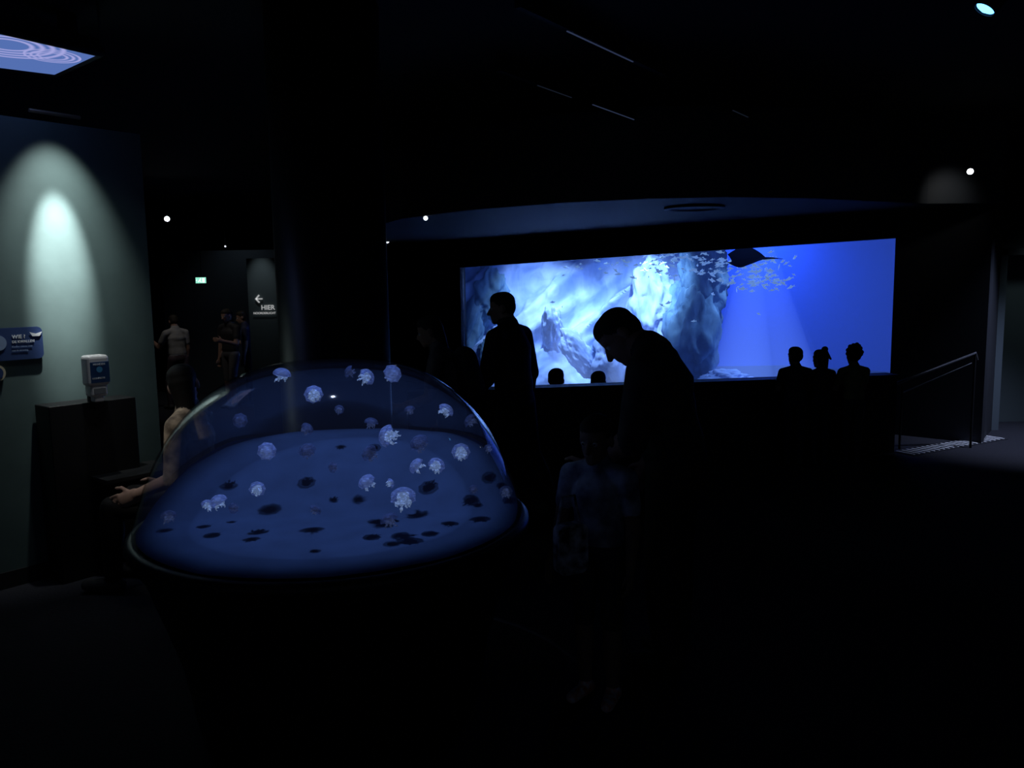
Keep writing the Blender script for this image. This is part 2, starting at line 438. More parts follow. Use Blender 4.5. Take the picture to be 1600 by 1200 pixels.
# ============================================================ JELLYFISH DOME
DC = Vector((-0.735, 3.3, 0))
prof = [(0.80, .79), (.795, .83), (.78, .88), (.75, .97), (.71, 1.06), (.66, 1.15), (.60, 1.23), (.53, 1.30), (.45, 1.36), (.36, 1.405), (.26, 1.435), (.13, 1.453), (0.0, 1.458)]
prof = [(r*0.965, 1.463-(1.458-z)*0.965) for r, z in prof]
ZB = prof[0][1]; RB = prof[0][0]
def rz(z):
    for (r0, z0), (r1, z1) in zip(prof, prof[1:]):
        if z0 <= z <= z1: return r0+(r1-r0)*(z-z0)/(z1-z0)
    return 0 if z > 1.4 else RB
def smoothprof():
    out = []
    for i in range(len(prof)-1):
        p0 = prof[max(i-1, 0)]; p1 = prof[i]; p2 = prof[i+1]; p3 = prof[min(i+2, len(prof)-1)]
        for k in range(4):
            t = k/4
            out.append(tuple(0.5*((2*p1[a])+(-p0[a]+p2[a])*t+(2*p0[a]-5*p1[a]+4*p2[a]-p3[a])*t*t+(-p0[a]+3*p1[a]-3*p2[a]+p3[a])*t**3) for a in (0, 1)))
    out.append(prof[-1]); return out
sp = smoothprof()
shell = revolve('acrylic_shell', sp, pane('acrylic_dome', (0.97, 0.98, 1.0), 1.38, 0.03, 0.38), 128, DC)
wprof = [(0, ZB+0.01)] + [(r*0.985, ZB+0.01+(z-ZB)*0.98) for r, z in sp]
water = revolve('water', wprof, volem('dome_water', (0.22, 0.33, 1.0), 0.0085), 128, DC)  # volume emission stands in for light scattered in the water
BASEM = mat('plinth_black', (0.008, 0.008, 0.012), 0.45)
base = revolve('plinth', [(0, 0), (0.56, 0), (0.58, 0.05), (0.62, 0.3), (0.74, ZB-0.14), (0.785, ZB-0.07), (0.80, ZB-0.035), (0.795, ZB-0.012), (RB+0.004, ZB), (RB-0.01, ZB-0.005), (0, ZB-0.005)], BASEM, 96, DC)
v = []; f = []; nr_, ns = 40, 96
for i in range(nr_+1):
    r = (RB-0.01)*i/nr_
    for k in range(ns):
        a = 2*math.pi*k/ns; x = r*math.cos(a); y = r*math.sin(a)
        zz = ZB+0.005+sstep(-0.05, 0.60, y+0.30*max(0, abs(x)-0.30))*0.235+0.006*noise.noise(Vector((x*5, y*5, 0)))
        lim = rz(zz)*0.98
        s_ = min(1, lim/r) if r > 0 else 1
        v.append((DC.x+x*s_, DC.y+y*s_, zz))
for i in range(nr_):
    for k in range(ns):
        f.append((i*ns+k, i*ns+(k+1) % ns, (i+1)*ns+(k+1) % ns, (i+1)*ns+k))
bed = mesh_obj('tank_bed', v, f, mat('dome_bed', (0.026, 0.053, 0.135), 0.8, noise_amt=0.2, nscale=7, spec=0.05), True)
group('jellyfish_dome_tank', [shell, water, base, bed])
spot('dome_lamp', (DC.x, DC.y+0.12, 3.05), (DC.x, DC.y+0.05, 0.8), 150, (0.50, 0.64, 1.0), 39, 0.35, 0.02)
group('ceiling_spotlight', [revolve('can', [(0, 0.2), (0.06, 0.2), (0.07, 0.0), (0.06, 0.0), (0.05, 0.03), (0, 0.03)], BLACK, 24, (DC.x, DC.y+0.12, 3.1))])

# jellyfish
def jelly_mesh(v, f, mi, c, s, Rm, rng, m):
    b = len(v); ns = 24; nr2 = 9
    def put(q): v.append(c+Rm @ (q*s))
    for i in range(nr2+1):     # outer bell
        t = i/nr2*math.pi*0.56
        for k in range(ns):
            a = 2*math.pi*k/ns; sc_ = 1+0.09*math.cos(8*a)*(i/nr2)**3
            put(Vector((math.sin(t)*math.cos(a)*sc_, math.sin(t)*math.sin(a)*sc_, math.cos(t)*0.72)))
    for i in range(nr2, -1, -1):   # inner bell
        t = i/nr2*math.pi*0.54
        for k in range(ns):
            a = 2*math.pi*k/ns
            put(Vector((math.sin(t)*math.cos(a)*0.86, math.sin(t)*math.sin(a)*0.86, math.cos(t)*0.45)))
    n = 2*(nr2+1)
    for i in range(n-1):
        for k in range(ns):
            f.append((b+i*ns+k, b+i*ns+(k+1) % ns, b+(i+1)*ns+(k+1) % ns, b+(i+1)*ns+k)); mi.append(m*2)
    for a_ in range(9):   # frilly oral arms
        ang = 2*math.pi*a_/9+rng.random()*0.4; L = rng.uniform(0.7, 1.3); e = len(v); K = 14
        for k in range(K+1):
            t = k/K; rr = 0.16+0.45*t+0.12*math.sin(t*9+a_)
            fr = (0.22*(1-t)+0.07)*(1+0.55*math.sin(t*27+a_*2))
            ca, sa = math.cos(ang), math.sin(ang)
            ctr = Vector((rr*ca, rr*sa, 0.25-t*L))
            for q in range(5):
                w = 2*math.pi*q/5
                put(ctr+Vector((-sa*fr*math.cos(w)+ca*fr*math.sin(w)*0.6, ca*fr*math.cos(w)+sa*fr*math.sin(w)*0.6, fr*0.5*math.sin(w+t*8))))
        for k in range(K):
            for q in range(5):
                f.append((e+k*5+q, e+k*5+(q+1) % 5, e+(k+1)*5+(q+1) % 5, e+(k+1)*5+q)); mi.append(m*2+1)
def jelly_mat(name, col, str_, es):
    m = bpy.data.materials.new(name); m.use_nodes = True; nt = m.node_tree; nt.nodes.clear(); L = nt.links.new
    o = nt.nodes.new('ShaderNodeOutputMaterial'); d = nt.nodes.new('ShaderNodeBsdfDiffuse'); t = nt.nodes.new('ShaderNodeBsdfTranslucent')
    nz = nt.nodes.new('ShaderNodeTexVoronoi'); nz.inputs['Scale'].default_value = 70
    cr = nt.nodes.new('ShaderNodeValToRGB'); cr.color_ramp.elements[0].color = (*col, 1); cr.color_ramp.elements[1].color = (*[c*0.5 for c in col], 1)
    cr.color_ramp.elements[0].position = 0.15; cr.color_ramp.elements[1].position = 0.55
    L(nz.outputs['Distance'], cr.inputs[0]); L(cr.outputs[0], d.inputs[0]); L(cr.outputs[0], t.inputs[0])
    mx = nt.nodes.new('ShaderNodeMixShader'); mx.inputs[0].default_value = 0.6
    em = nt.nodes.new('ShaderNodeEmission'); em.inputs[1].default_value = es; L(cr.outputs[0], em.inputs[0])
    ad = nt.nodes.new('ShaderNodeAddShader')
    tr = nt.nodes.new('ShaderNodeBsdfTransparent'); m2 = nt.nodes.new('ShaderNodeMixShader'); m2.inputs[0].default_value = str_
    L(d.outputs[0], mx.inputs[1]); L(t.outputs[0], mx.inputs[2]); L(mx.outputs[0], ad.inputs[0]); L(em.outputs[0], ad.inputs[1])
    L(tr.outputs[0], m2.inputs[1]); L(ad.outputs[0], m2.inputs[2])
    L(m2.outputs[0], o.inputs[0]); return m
JB = jelly_mat('jelly_bell', (0.30, 0.45, 1.0), 0.55, 0.12); JBA = jelly_mat('jelly_arms', (0.44, 0.63, 1.0), 0.85, 0.28)  # slight emission added to brighten the jellyfish beyond the dome lamp
JD = jelly_mat('jelly_dim_bell', (0.12, 0.19, 0.50), 0.4, 0.07); JDA = jelly_mat('jelly_dim_arms', (0.18, 0.27, 0.6), 0.6, 0.14)  # darker copies, shade of those outside the lamp beam put into the colour
rng = random.Random(11)
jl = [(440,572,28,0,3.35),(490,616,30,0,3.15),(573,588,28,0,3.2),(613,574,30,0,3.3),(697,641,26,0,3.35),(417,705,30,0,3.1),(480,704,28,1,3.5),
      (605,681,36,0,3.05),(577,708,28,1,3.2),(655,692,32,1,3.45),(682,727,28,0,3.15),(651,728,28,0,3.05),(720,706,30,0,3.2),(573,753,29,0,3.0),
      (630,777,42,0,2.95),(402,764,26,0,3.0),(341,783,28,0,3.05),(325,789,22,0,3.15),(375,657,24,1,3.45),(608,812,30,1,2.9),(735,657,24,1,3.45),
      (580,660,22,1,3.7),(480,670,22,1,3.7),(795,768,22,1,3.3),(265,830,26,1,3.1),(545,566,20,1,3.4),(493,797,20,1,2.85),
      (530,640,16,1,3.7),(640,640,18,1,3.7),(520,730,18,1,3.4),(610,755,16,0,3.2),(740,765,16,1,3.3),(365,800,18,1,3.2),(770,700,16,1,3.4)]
v = []; f = []; mi = []
for px, py, s, dim, Y in jl:
    c = atY(px, py, Y)
    c.z = max(c.z, ZB+0.06)
    d = Vector((c.x-DC.x, c.y-DC.y)); lim = rz(c.z)-0.05
    if c.z > 1.40: c.z = 1.40; lim = 0.30
    if d.length > lim > 0: d *= lim/d.length; c.x = DC.x+d.x; c.y = DC.y+d.y
    Rm = Euler((rng.uniform(-1.3, 1.3), rng.uniform(-1.3, 1.3), rng.uniform(0, 6))).to_matrix()
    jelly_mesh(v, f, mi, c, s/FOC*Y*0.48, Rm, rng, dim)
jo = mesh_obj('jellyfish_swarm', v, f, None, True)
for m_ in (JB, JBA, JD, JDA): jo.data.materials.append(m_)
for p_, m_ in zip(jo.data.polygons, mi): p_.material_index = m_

# ============================================================ COLUMN
cx = atY(522, 500, 4.75)
group('support_column', [revolve('shaft', [(0, 0), (0.33, 0), (0.33, 0.1), (0.315, 0.11), (0.315, H-0.001), (0, H-0.001)], mat('column_paint', (0.012, 0.013, 0.014), 0.36, spec=0.4), 64, (cx.x, cx.y, 0))])

# ============================================================ LEFT TEAL WALL, SIGNS
w1 = Vector((-2.40, 5.50, 0)); w0 = Vector((-2.97, 4.78, 0)); wd = (w1-w0).normalized()
wn = Vector((wd.y, -wd.x, 0))   # toward camera side
ws = w0-wd*3.2
HW = 2.76
prism('wall_teal', [ws, w1, w1-wn*0.12, ws-wn*0.12], (0, 0, HW), TEAL)
prism('wall_teal_return', [w1-wn*0.005, w1+Vector((-1.6, 1.6, 0)), w1+Vector((-1.8, 1.6, 0)), w1+Vector((-0.25, 0.0, 0))], (0, 0, HW-0.001), BLACK)  # painted black so the shaded return face stays dark
prism('trim_2', [ws+wn*0.012, w1+wn*0.012, w1-wn*0.0, ws-wn*0.0], (0, 0, 0.1), BLACK)
def onwall(px, py): return atP(px, py, w0+wn*0.0, wn)
lp = onwall(82, 300)+wn*0.36; lp.z = 2.99
spot('wall_washer_lamp', lp, onwall(93, 402), 640, (1.0, 1.0, 0.97), 22, 1.0, 0.02)
spot('wall_washer_lamp', lp+wn*0.02, onwall(92, 380), 75, (0.97, 1.0, 0.96), 52, 1.0, 0.02)
spot('wall_washer_glow', lp+wn*0.6, onwall(110, 600), 4.0, (0.80, 0.95, 1.0), 80, 1.0, 0.05)
group('ceiling_spotlight', [revolve('can', [(0, 0.3), (0.05, 0.3), (0.055, 0.05), (0.045, 0.05), (0.04, 0.08), (0, 0.08)], BLACK, 24, (lp.x, lp.y, 3.0))])
a0 = onwall(45, 172); a1 = onwall(125, 184)
tube('gleam_bar', [a0, a1], 0.012, mat('gleam_brown', (0.5, 0.4, 0.3), 0.4, 0.8))  # bar added to show a brown gleam of light above the wall

def text(body, size, loc, xdir, updir, m, ext=0.001, name='lettering', align='LEFT'):
    c = bpy.data.curves.new(name, 'FONT'); c.body = body; c.size = size; c.extrude = ext; c.align_x = align
    c.materials.append(m); c.offset = size*0.02
    o = link(bpy.data.objects.new(name, c))
    z = xdir.cross(updir).normalized(); R = Matrix((xdir, updir, z)).transposed().to_4x4()
    o.matrix_world = Matrix.Translation(loc) @ R; return o
Zv = Vector((0, 0, 1))
TXT = mat('white_lettering', (0.8, 0.85, 0.9), 0.5)
BLUEP = mat('plaque_blue', (0.025, 0.055, 0.17), 0.5)
def rrect(name, c, xd, w, h, r, t, m, n=6):
    nrm = xd.cross(Zv); pts = []
    for cx_, cz, a0_ in ((w/2-r, h/2-r, 0), (-w/2+r, h/2-r, 90), (-w/2+r, -h/2+r, 180), (w/2-r, -h/2+r, 270)):
        for k in range(n+1):
            a = math.radians(a0_+90*k/n); pts.append(c+xd*(cx_+r*math.cos(a))+Zv*(cz+r*math.sin(a)))
    return prism(name, pts, nrm*t, m)
e1 = onwall(65, 538); e0 = onwall(-60, 538)
pw = (e1-e0).length; pcc = (e0+e1)/2+wn*0.01
parts = [rrect('plate', pcc, wd, pw, 0.19, 0.03, 0.012, BLUEP)]
def plq(px, py): return onwall(px, py)+wn*0.026
parts += [text('WIE ?', 0.030, plq(16, 529), wd, Zv, TXT), text('DE KWALLEN', 0.020, plq(16, 536), wd, Zv, TXT)]
DIMT = mat('small_print', (0.25, 0.35, 0.55), 0.5)
parts += [text('Kwallen zweven mee', 0.013, plq(16, 543), wd, Zv, DIMT), text('met de stroming.', 0.013, plq(16, 549), wd, Zv, DIMT)]
mk = plq(53, 521)
parts.append(prism('mark', [mk+wd*x+Zv*z for x, z in ((-0.035, 0.01), (-0.02, -0.015), (0.02, -0.015), (0.035, 0.01), (0.0, 0.0))], wn*0.002, TXT))
def disc(name, c, xd, r, t, m, n=32):
    nrm = xd.cross(Zv); return prism(name, [c+xd*(r*math.cos(2*math.pi*k/n))+Zv*(r*math.sin(2*math.pi*k/n)) for k in range(n)], nrm*t, m)
parts.append(disc('roundel', plq(-6, 536), wd, 0.045, 0.002, DIMT))
group('info_sign', parts)
group('round_wall_badge', [disc('disc', onwall(-8, 583)+wn*0.01, wd, 0.05, 0.012, mat('badge_cream', (0.5, 0.45, 0.33), 0.5)), disc('inner', onwall(-8, 583)+wn*0.024, wd, 0.036, 0.002, BLUEP)])

# hygiene station with sanitiser dispenser
sc = onwall(127, 700)+wn*0.22; sc.z = 0
sd = wd; sn = wn
def sp_(x, d, z): return sc+sd*x+sn*d+Zv*z
def sbox(name, x0, x1, d0, d1, z0, z1, m, bev=0.0):
    o = prism(name, [sp_(x0, d0, z0), sp_(x1, d0, z0), sp_(x1, d1, z0), sp_(x0, d1, z0)], (0, 0, z1-z0), m)
    if bev: b = o.modifiers.new('b', 'BEVEL'); b.width = bev; b.segments = 3
    return o
zt = atP(127, 557, sc+sn*0.1, sn).z; zbm = atP(130, 632, sc+sn*0.1, sn).z
GREY = mat('dispenser_grey', (0.25, 0.27, 0.3), 0.4)
LAB = mat('label_blue', (0.02, 0.07, 0.2), 0.4)
CAB = mat('cabinet_black', (0.010, 0.011, 0.013), 0.5)
hz = zt-zbm
WHT2 = mat('dispenser_white', (0.85, 0.85, 0.85), 0.4)
parts = [sbox('post', -0.025, 0.025, -0.03, 0.0, zbm-0.05, zt-0.03, BLACK),
         sbox('body', -0.065, 0.065, 0.0, 0.10, zbm+0.35*hz, zt, WHT2, 0.02),
         sbox('lower_neck', -0.05, 0.05, 0.0, 0.09, zbm+0.12*hz, zbm+0.38*hz, WHT2, 0.015),
         sbox('nozzle', -0.03, 0.03, 0.02, 0.08, zbm, zbm+0.15*hz, WHT2, 0.01),
         sbox('sensor_window', -0.035, 0.035, 0.088, 0.094, zbm+0.18*hz, zbm+0.30*hz, GREY, 0.002),
         sbox('label', -0.052, 0.060, 0.099, 0.1025, zbm+0.42*hz, zbm+0.86*hz, LAB, 0.001),
         sbox('cabinet', -0.26, 0.26, -0.2, 0.0, 0.0, zbm-0.005, CAB, 0.006),
         sbox('cabinet_ledge', -0.05, 0.42, -0.15, 0.20, 0.60, 0.625, mat('ledge_laminate', (0.03, 0.032, 0.035), 0.45), 0.003),
         sbox('ledge_support', 0.26, 0.38, -0.15, 0.05, 0.0, 0.60, CAB)]
lc = sp_(0, 0.1035, zbm+0.70*hz)
parts.append(disc('drop_symbol', lc, sd, 0.018, 0.001, mat('drop_cyan', (0.1, 0.4, 0.7), 0.4)))
parts.append(text('DESINFECTIE', 0.013, sp_(-0.045, 0.104, zbm+0.50*hz), sd, Zv, TXT))
parts.append(text('HANDEN', 0.017, sp_(-0.036, 0.104, zbm+0.79*hz), sd, Zv, TXT))
group('sanitizer_dispenser_cabinet', parts)
dp = sp_(0, 0, 0)
spot('dispenser_lamp', dp+wn*0.9+Vector((0.0, 0, 2.95)), dp+Vector((0, 0, 1.25)), 9, (0.9, 0.95, 1.0), 20, 1.0, 0.03)

# ============================================================ HANGING SCREEN top-left
zc = 3.02
q = [atZ(158, 86, zc), atZ(88, 118, zc), atZ(-120, 92, zc), atZ(-120, 22, zc)]
def swirl_mat():
    m = bpy.data.materials.new('projected_rings'); m.use_nodes = True; nt = m.node_tree; nt.nodes.clear(); L = nt.links.new
    o = nt.nodes.new('ShaderNodeOutputMaterial'); e = nt.nodes.new('ShaderNodeEmission'); e.inputs[1].default_value = 0.8
    tc = nt.nodes.new('ShaderNodeTexCoord'); cols = []
    for cx_, cy_, r_, c_ in SW_C:
        vm = nt.nodes.new('ShaderNodeVectorMath'); vm.operation = 'DISTANCE'; vm.inputs[1].default_value = (cx_, cy_, zc)
        L(tc.outputs['Object'], vm.inputs[0])
        d1 = nt.nodes.new('ShaderNodeMath'); d1.operation = 'MULTIPLY'; d1.inputs[1].default_value = c_; L(vm.outputs['Value'], d1.inputs[0])
        s1 = nt.nodes.new('ShaderNodeMath'); s1.operation = 'SINE'; L(d1.outputs[0], s1.inputs[0])
        ab = nt.nodes.new('ShaderNodeMapRange'); ab.inputs[1].default_value = -0.9; ab.inputs[2].default_value = 1.2; L(s1.outputs[0], ab.inputs[0])
        lt = nt.nodes.new('ShaderNodeMath'); lt.operation = 'LESS_THAN'; lt.inputs[1].default_value = r_; L(vm.outputs['Value'], lt.inputs[0])
        gt = nt.nodes.new('ShaderNodeMath'); gt.operation = 'GREATER_THAN'; gt.inputs[1].default_value = r_*0.35; L(vm.outputs['Value'], gt.inputs[0])
        mu = nt.nodes.new('ShaderNodeMath'); mu.operation = 'MULTIPLY'; L(lt.outputs[0], mu.inputs[0]); L(gt.outputs[0], mu.inputs[1])
        mu2 = nt.nodes.new('ShaderNodeMath'); mu2.operation = 'MULTIPLY'; L(mu.outputs[0], mu2.inputs[0]); L(ab.outputs[0], mu2.inputs[1])
        cols.append(mu2)
    ad = nt.nodes.new('ShaderNodeMath'); ad.operation = 'MAXIMUM'; L(cols[0].outputs[0], ad.inputs[0]); L(cols[1].outputs[0], ad.inputs[1])
    mx = nt.nodes.new('ShaderNodeMix'); mx.data_type = 'RGBA'
    mx.inputs['A'].default_value = (0.11, 0.20, 0.55, 1); mx.inputs['B'].default_value = (0.50, 0.50, 0.95, 1)
    L(ad.outputs[0], mx.inputs['Factor']); L(mx.outputs['Result'], e.inputs[0]); L(e.outputs[0], o.inputs[0]); return m
c1 = atZ(12, 70, zc); c2 = atZ(82, 88, zc)
SW_C = [(c1.x, c1.y, 0.27, 130), (c2.x, c2.y, 0.14, 200)]
panel = prism('screen', q, (0, 0, 0.02), swirl_mat())
fr = tube('frame', [Vector(p_)+Vector((0, 0, 0.01)) for p_ in q], 0.022, BLACK, closed=True)
back_ = prism('backing', [p_+Zv*0.025 for p_ in q], (0, 0, 0.06), BLACK)
hang = [tube('hanger_%d' % i, [q[i]+Zv*0.05, Vector((q[i].x, q[i].y, H))], 0.006, METAL) for i in range(4)]
group('ceiling_projection_screen', [panel, fr, back_]+hang)

# ============================================================ CEILING RAILS, FITTINGS
SHEEN = emis('rail_sheen', (0.10, 0.14, 0.3), 0.22)  # glow put in for light caught on the rails, no lamp strip there
SHEEN2 = emis('rail_sheen_dim', (0.10, 0.14, 0.25), 0.06)
for (xa, ya, xb, yb, m_, z_) in [(886, 48, 989, 96, SHEEN, 3.2), (840, 133, 893, 152, SHEEN2, 3.2), (926, 163, 1000, 190, SHEEN, 3.2), (1145, 172, 1185, 190, SHEEN2, 3.2), (1010, 195, 1065, 215, SHEEN2, 3.2)]:
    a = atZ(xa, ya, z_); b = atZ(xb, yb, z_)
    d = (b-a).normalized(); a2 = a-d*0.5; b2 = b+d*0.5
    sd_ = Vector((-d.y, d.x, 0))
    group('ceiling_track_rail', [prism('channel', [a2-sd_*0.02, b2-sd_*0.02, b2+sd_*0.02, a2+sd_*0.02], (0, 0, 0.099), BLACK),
                          prism('sheen_strip', [a-sd_*0.004, b-sd_*0.004, b+sd_*0.004, a+sd_*0.004], (0, 0, -0.005), m_)])
for i, (x0, y0, x1, y1) in enumerate([(-2.5, 2.2, 6.5, 5.4), (0.5, 1.6, 7.0, 3.4)]):
    d = Vector((x1-x0, y1-y0, 0)).normalized(); s_ = Vector((-d.y, d.x, 0))*0.14
    a = Vector((x0, y0, 3.08)); b = Vector((x1, y1, 3.08))
    prism('ventilation_duct', [a-s_, b-s_, b+s_, a+s_], (0, 0, 0.219), mat('duct_black', (0.010, 0.012, 0.017), 0.5))

def lamp_fixture(p, r, col, s, tgt, hang=True):
    d = (Vector(tgt)-p).normalized(); a = d.orthogonal().normalized(); b = d.cross(a); n = 24
    v = []; f = []
    rings = [(r*1.1, 0.01), (r*1.25, 0.0), (r*1.25, -r*3), (r*0.7, -r*4)]
    for rr, t in rings:
        for k in range(n):
            an = 2*math.pi*k/n; v.append(p+d*t+(a*math.cos(an)+b*math.sin(an))*rr)
    for i in range(3):
        for k in range(n): f.append((i*n+k, i*n+(k+1) % n, (i+1)*n+(k+1) % n, (i+1)*n+k))
    f.append(tuple(3*n+k for k in range(n)))
    can = mesh_obj('housing', v, f, BLACK, True)
    lens = mesh_obj('lens', [p+(a*math.cos(2*math.pi*k/n)+b*math.sin(2*math.pi*k/n))*r for k in range(n)]+[p+d*r*0.5], [(k, (k+1) % n, n) for k in range(n)], emis('lens_glow', col, s), True)
    parts = [can, lens]
    if hang:
        t = p-d*r*2; parts.append(tube('stem', [t, Vector((t.x, t.y, H))], 0.006, BLACK))
    return group('track_spotlight', parts)
def lamp_at(px, py, Y, rpx, col, s, tg=None):
    p = atY(px, py, Y); return lamp_fixture(p, rpx*Y/FOC, col, s, tg if tg else p+(CAM-p)*0.6+Vector((0, 0, -0.6)))
lamp_at(1540, 13, 4.4, 14, (0.10, 0.42, 1.0), 5, (0.9, 4.6, 0.8))
lp2 = atY(1516, 268, 7.9); lamp_at(1516, 268, 7.9, 4.5, (0.85, 0.95, 1.0), 6)
lamp_at(261, 342, 12, 4, (0.85, 0.92, 1.0), 5)
lamp_at(665, 341, 9.0, 3.2, (0.8, 0.88, 1.0), 4)
lamp_at(602, 355, 12, 3, (0.85, 0.92, 1.0), 3)
lamp_at(605, 377, 14, 3, (0.85, 0.92, 1.0), 3)
lamp_at(352, 385, 14, 1.5, (0.85, 0.92, 1.0), 1)
spot('bulkhead_lamp', lp2+Vector((0.05, 0.1, -0.02)), Vector((lp2.x+0.05, 8.45, lp2.z-0.20)), 1.3, (1.0, 0.95, 0.85), 90, 1.0, 0.03)
spot('corridor_floor_fill', (5.6, 7.9, 3.1), (5.5, 8.6, 0), 300, (0.58, 0.66, 1.0), 62, 1.0, 0.1)  # unseen fill added above the floor for light coming from the doorway
spot('doorway_fill', (6.3, 8.5, 2.5), (6.15, 10.0, 0.9), 9, (0.75, 0.95, 1.0), 70, 1.0, 0.1)  # unseen fill added to lift the dark door recess
spot('cyan_lamp', atY(1540, 13, 4.4)+Vector((0, 0, -0.05)), (3.2, 6, 0), 3, (0.2, 0.5, 1.0), 70, 0.9, 0.05)

# corridor sign wall and exit sign, far left
s0 = atY(388, 470, 11.0); s1 = atY(460, 470, 11.0)
box('wall_signage', (s0.x, 11.0, 0), (s1.x, 11.12, 2.15), mat('signwall_paint', (0.10, 0.13, 0.14), 0.7))
spot('sign_lamp', (s0.x+0.2, 10.62, 2.6), (s0.x+0.2, 11.0, 1.7), 9, (0.85, 0.95, 1.0), 42, 1.0, 0.03)
Xv = Vector((1, 0, 0))
SGN = mat('sign_white', (0.85, 0.85, 0.85), 0.5, emit=(1, 1, 1), es=0.30)
def sgn(px, py): return atY(px, py, 10.98)
ar = sgn(404, 467)
parts = [prism('arrow_shaft', [ar+Xv*x+Zv*z for x, z in ((-0.03, -0.008), (0.05, -0.008), (0.05, 0.008), (-0.03, 0.008))], (0, 0.01, 0), SGN),
         prism('arrow_head', [ar+Xv*x+Zv*z for x, z in ((-0.05, 0), (0.0, 0.055), (0.015, 0.045), (-0.025, 0.0), (0.015, -0.045), (0.0, -0.055))], (0, 0.01, 0), SGN),
         text('HIER', 0.088, sgn(408, 484), Xv, Zv, SGN), text('NOORDERLICHT', 0.039, sgn(396, 491), Xv, Zv, SGN)]
group('direction_sign', parts)
ex_ = atY(314, 438, 13)
EX = emis('exit_glow', (0.35, 1.0, 0.75), 0.9); EXW = emis('exit_white', (0.9, 1, 0.95), 1.2)
def ep(x, z): return ex_+Vector((x, -0.03, z))
parts = [box('box', (ex_.x-0.085, ex_.y, ex_.z-0.05), (ex_.x+0.085, ex_.y+0.04, ex_.z+0.05), BLACK),
         prism('face', [ep(-0.08, -0.045)+Vector((0, .02, 0)), ep(0.08, -0.045)+Vector((0, .02, 0)), ep(0.08, 0.045)+Vector((0, .02, 0)), ep(-0.08, 0.045)+Vector((0, .02, 0))], (0, 0.01, 0), EX),
         prism('door_pictogram', [ep(0.03, -0.035), ep(0.065, -0.035), ep(0.065, 0.035), ep(0.03, 0.035)], (0, 0.01, 0), EXW),
         prism('running_body', [ep(-0.01, 0.02), ep(0.01, 0.018), ep(0.0, -0.005), ep(0.018, -0.03), ep(0.008, -0.033), ep(-0.012, -0.01), ep(-0.035, -0.03), ep(-0.04, -0.022), ep(-0.02, 0.0)], (0, 0.01, 0), EXW),
         disc('running_head', ep(0.006, 0.03), Xv, 0.008, 0.005, EXW, 12),
         prism('arrow', [ep(-0.07, 0), ep(-0.055, 0.014), ep(-0.055, -0.014)], (0, 0.01, 0), EXW),
         tube('hanger', [ex_+Zv*0.05+Vector((0, .02, 0)), Vector((ex_.x, ex_.y+.02, H))], 0.006, BLACK)]
group('exit_sign', parts)
box('wall_corridor_left', (-5.9, 14.0, 0), (-3.2, 14.15, 2.4), mat('corridor_blue', (0.05, 0.065, 0.08), 0.8))
spot('visitor_area_fill', (-4.5, 13.4, 3.2), (-4.5, 13.9, 0.8), 7, (0.75, 0.88, 1.0), 95, 1.0, 0.1)  # unseen fill added to brighten the wall behind the visitors
spot('visitor_area_fill', (-4.6, 11.0, 3.2), (-4.4, 12.1, 0.9), 18, (1.0, 0.92, 0.85), 70, 1.0, 0.1)  # unseen fill added above the visitors to brighten them

